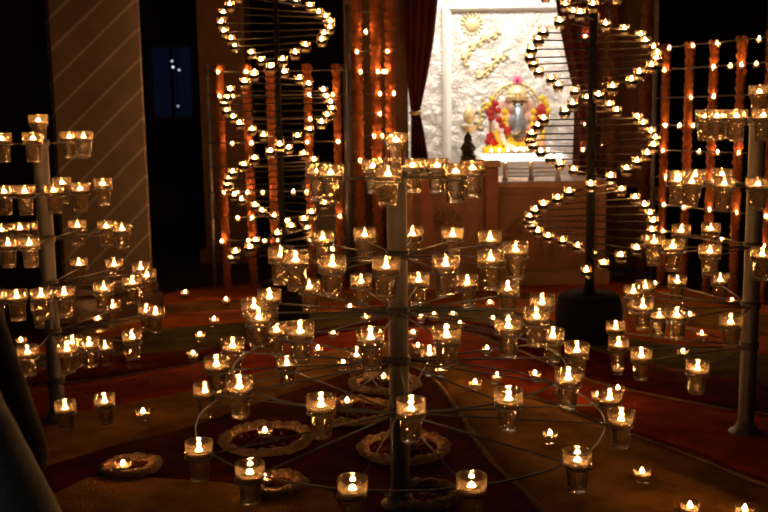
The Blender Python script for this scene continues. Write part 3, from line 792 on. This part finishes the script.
t=thing('curtain',(0,0,0),'maroon velvet curtain tied back at the left of the shrine','curtain')
curtain([(404,-50),(404,0),(405,40),(407,80),(411,112),(411,130),(411,160)],[(447,-50),(438,0),(434,40),(427,80),(420,112),(424,130),(429,160)],7.62,'',4).build('drape',M['curtain'],t)
MB().tube([at(410,112,7.56),at(415,114,7.55),at(421,112,7.56)],.016,8).build('tieback',M['gold'],t)
t=thing('curtain',(0,0,0),'maroon velvet curtain at the right of the shrine, behind the spiral stand','curtain')
curtain([(553,-50),(556,0),(561,30),(567,60),(574,90),(575,120),(573,180)],[(605,-50),(605,0),(605,30),(604,60),(603,90),(603,120),(602,180)],7.60,'',4).build('drape',M['curtain'],t)

# stone pedestal seen through the left frame
p=at(330,250,8.2); t=thing('stone_pedestal',(p.x,8.2,0),'pale grey stone pedestal glimpsed behind the left garland frame','pedestal')
gs=mat('grey_stone',(.22,.23,.25),.6,nscale=9)
MB().bevbox(-.22,.22,-.16,.16,0,.12,.01).build('base',gs,t); MB().bevbox(-.17,.17,-.12,.12,.12,.66,.01).build('shaft',gs,t); MB().bevbox(-.22,.22,-.16,.16,.66,.74,.012).build('cap',gs,t)

# ------------------------------------------------------------------ candles on the floor
def make_floor():
    t=thing('floor_candle',(0,0,0))
    MB().lathe([(.001,0),(.024,0),(.026,.003),(.021,.010),(.021,.014),(.027,.022),(.030,.050),(.0285,.0505),(.0255,.024),(.001,.0185)],20,close=False).build('cup',M['cupglass'],t)
    MB().lathe([(.001,.020),(.0235,.0205),(.026,.033),(.001,.034)],14,close=False).build('wax',M['wax'],t)
    flame_mb(.0080,.021,.034).build('flame',M['flame'],t)
    return t
FLO=make_floor(); FUSED=[False]
FC=[(143,411),(123,463),(265,430),(264,476),(347,400),(550,433),(642,471),(690,505),(745,508),(598,394),(618,388),(497,375),(535,373),(475,382),(441,368),
 (413,332),(421,316),(434,314),(490,302),(493,318),(453,313),(460,323),(487,348),(418,345),(350,306),(366,316),(333,332),(343,362),(318,348),(380,332),(287,378),
 (193,353),(200,334),(214,319),(185,292),(226,299),(21,340),(98,318),(690,314),(702,333),(683,351),(618,366),(155,315),(600,325),(404,440),(560,385),(384,376),(300,330),(655,283),(732,300),(240,352),(566,320),(130,352),(52,350)]
P=[]
for (x,y) in FC:
    p=onz(x,y,.05); p.z=.0
    if any((p-q).length<.075 for q in P): continue
    P.append(p)
zones={'left of the centre pole':[], 'right of the centre pole':[], 'behind the left candle stand':[], 'around the right candle stand':[]}
for p in P:
    x=proj(p)[0]
    k='behind the left candle stand' if x<170 else 'left of the centre pole' if x<400 else 'right of the centre pole' if x<610 else 'around the right candle stand'
    zones[k].append(p)
for k,l in zones.items():
    for i,p in enumerate(sorted(l,key=lambda q:q.y)):
        g=put(FLO,FUSED,(p.x,p.y,.0085),(0,0,random.uniform(0,6)))
        tag(g,'lit glass votive on the rangoli floor, %s nearest of those %s'%(ORD[i],k),'floor candle','candles on the floor')

# ------------------------------------------------------------------ seated onlooker, lower left foreground
def remeshed(b,name,m,parent,vox=.012,it=6):
    o=b.build(name,m,parent); md=o.modifiers.new('r','REMESH'); md.mode='VOXEL'; md.voxel_size=vox; md.use_smooth_shade=True
    s_=o.modifiers.new('s','SMOOTH'); s_.iterations=it; s_.factor=.5; return o
skin=mat('skin',(.30,.17,.11),.5,sub=.1); cloth=mat('grey_green_cloth',(.70,.74,.66),.9,nscale=14,bump=.15,bscale=160); dark=mat('dark_brown_cloth',(.035,.018,.014),.9,nscale=14)
hair=mat('black_hair',(.012,.009,.008),.5)
t=thing('person',(-.815,1.33,0),'person seated at the lower left edge in grey-green shawl with dark sleeves','person')
b=MB(); b.ell((0,0,.98),.17,.10,.10,16,10); b.capsule((0,0,.95),(0,.0,.62),.145,.14,16); b.ell((0,0,.60),.18,.145,.12,16,10)
b.capsule((0,0,1.03),(0,.015,1.13),.055,.05); b.ell((0,.03,1.235),.075,.09,.105,16,12); b.ell((0,.055,1.16),.05,.055,.05)
b.ell((0,.125,1.215),.013,.02,.022)
for s_ in (-1,1):
    b.ell((s_*.076,.02,1.225),.012,.02,.03)
    b.capsule((s_*.085,.02,.58),(s_*.095,.40,.53),.080,.056,14); b.capsule((s_*.095,.40,.53),(s_*.10,.36,.09),.054,.038,14); b.capsule((s_*.10,.34,.045),(s_*.12,.53,.03),.036,.026,10)
    b.capsule((s_*.185,-.0,1.0),(s_*.245,.03,.76),.044,.038); b.capsule((s_*.245,.03,.76),(s_*.11,.27,.665),.036,.026)
    b.ell((s_*.095,.30,.66),.028,.036,.014)
    for k in range(4): b.capsule((s_*(.075+.016*k),.325,.662),(s_*(.07+.016*k),.385-.008*abs(k-1.5),.645),.0085,.007,8)
    b.capsule((s_*.075,.29,.66),(s_*.045,.33,.655),.010,.008,8)
remeshed(b,'body',skin,t,.008,4)
b=MB(); b.ell((0,.005,1.265),.083,.092,.095,16,12); b.ell((0,-.06,1.20),.06,.045,.08); b.ell((0,-.085,1.17),.045,.04,.045)
remeshed(b,'hair',hair,t,.012,4)
b=MB()
for s_ in (-1,1): b.ell((s_*.03,.108,1.245),.012,.008,.007,8,6)
b.build('eyes',M['black'],t)
MB().ell((0,.108,1.172),.022,.008,.006,8,6).build('mouth',mat('lips',(.25,.08,.06),.5),t)
b=MB()
b.ell((0,0,.985),.172,.108,.095,16,10); b.capsule((0,0,.95),(0,0,.62),.158,.155,16); b.ell((0,0,.60),.20,.17,.13,16,10)
for s_ in (-1,1): b.capsule((s_*.085,.02,.585),(s_*.095,.41,.535),.092,.066,14); b.capsule((s_*.095,.41,.53),(s_*.10,.37,.14),.070,.070,14)
remeshed(b,'kurta',dark,t,.014,5)
b=MB()
for s_ in (-1,1):
    b=MB(); b.capsule((s_*.20,0.01,1.0),(s_*.258,.04,.755),.056,.050); b.capsule((s_*.248,.03,.755),(s_*.135,.235,.68),.048,.036)
    remeshed(b,'sleeve',dark,t,.012,5)
b=MB()
b.ell((0,-.085,.88),.19,.06,.20,16,12); b.ell((0,-.10,.68),.24,.09,.16,16,12); b.capsule((.20,-.05,.99),(.245,-.045,.79),.042,.055); b.capsule((.245,-.055,.82),(.295,-.06,.64),.055,.080)
remeshed(b,'shawl',cloth,t,.014,6)
t2=thing('stool',(-.815,1.33,0),'low wooden stool under the seated person at the lower left','stool')
MB().lathe([(.17,.42),(.18,.43),(.18,.455),(.17,.465)],24).build('seat',M['timber'],t2)
for k in range(4):
    a=PI/4+k*PI/2; MB().tube([(.12*math.cos(a),.12*math.sin(a),.43),(.16*math.cos(a),.16*math.sin(a),0)],[.018,.014],8).build('leg',M['timber'],t2)
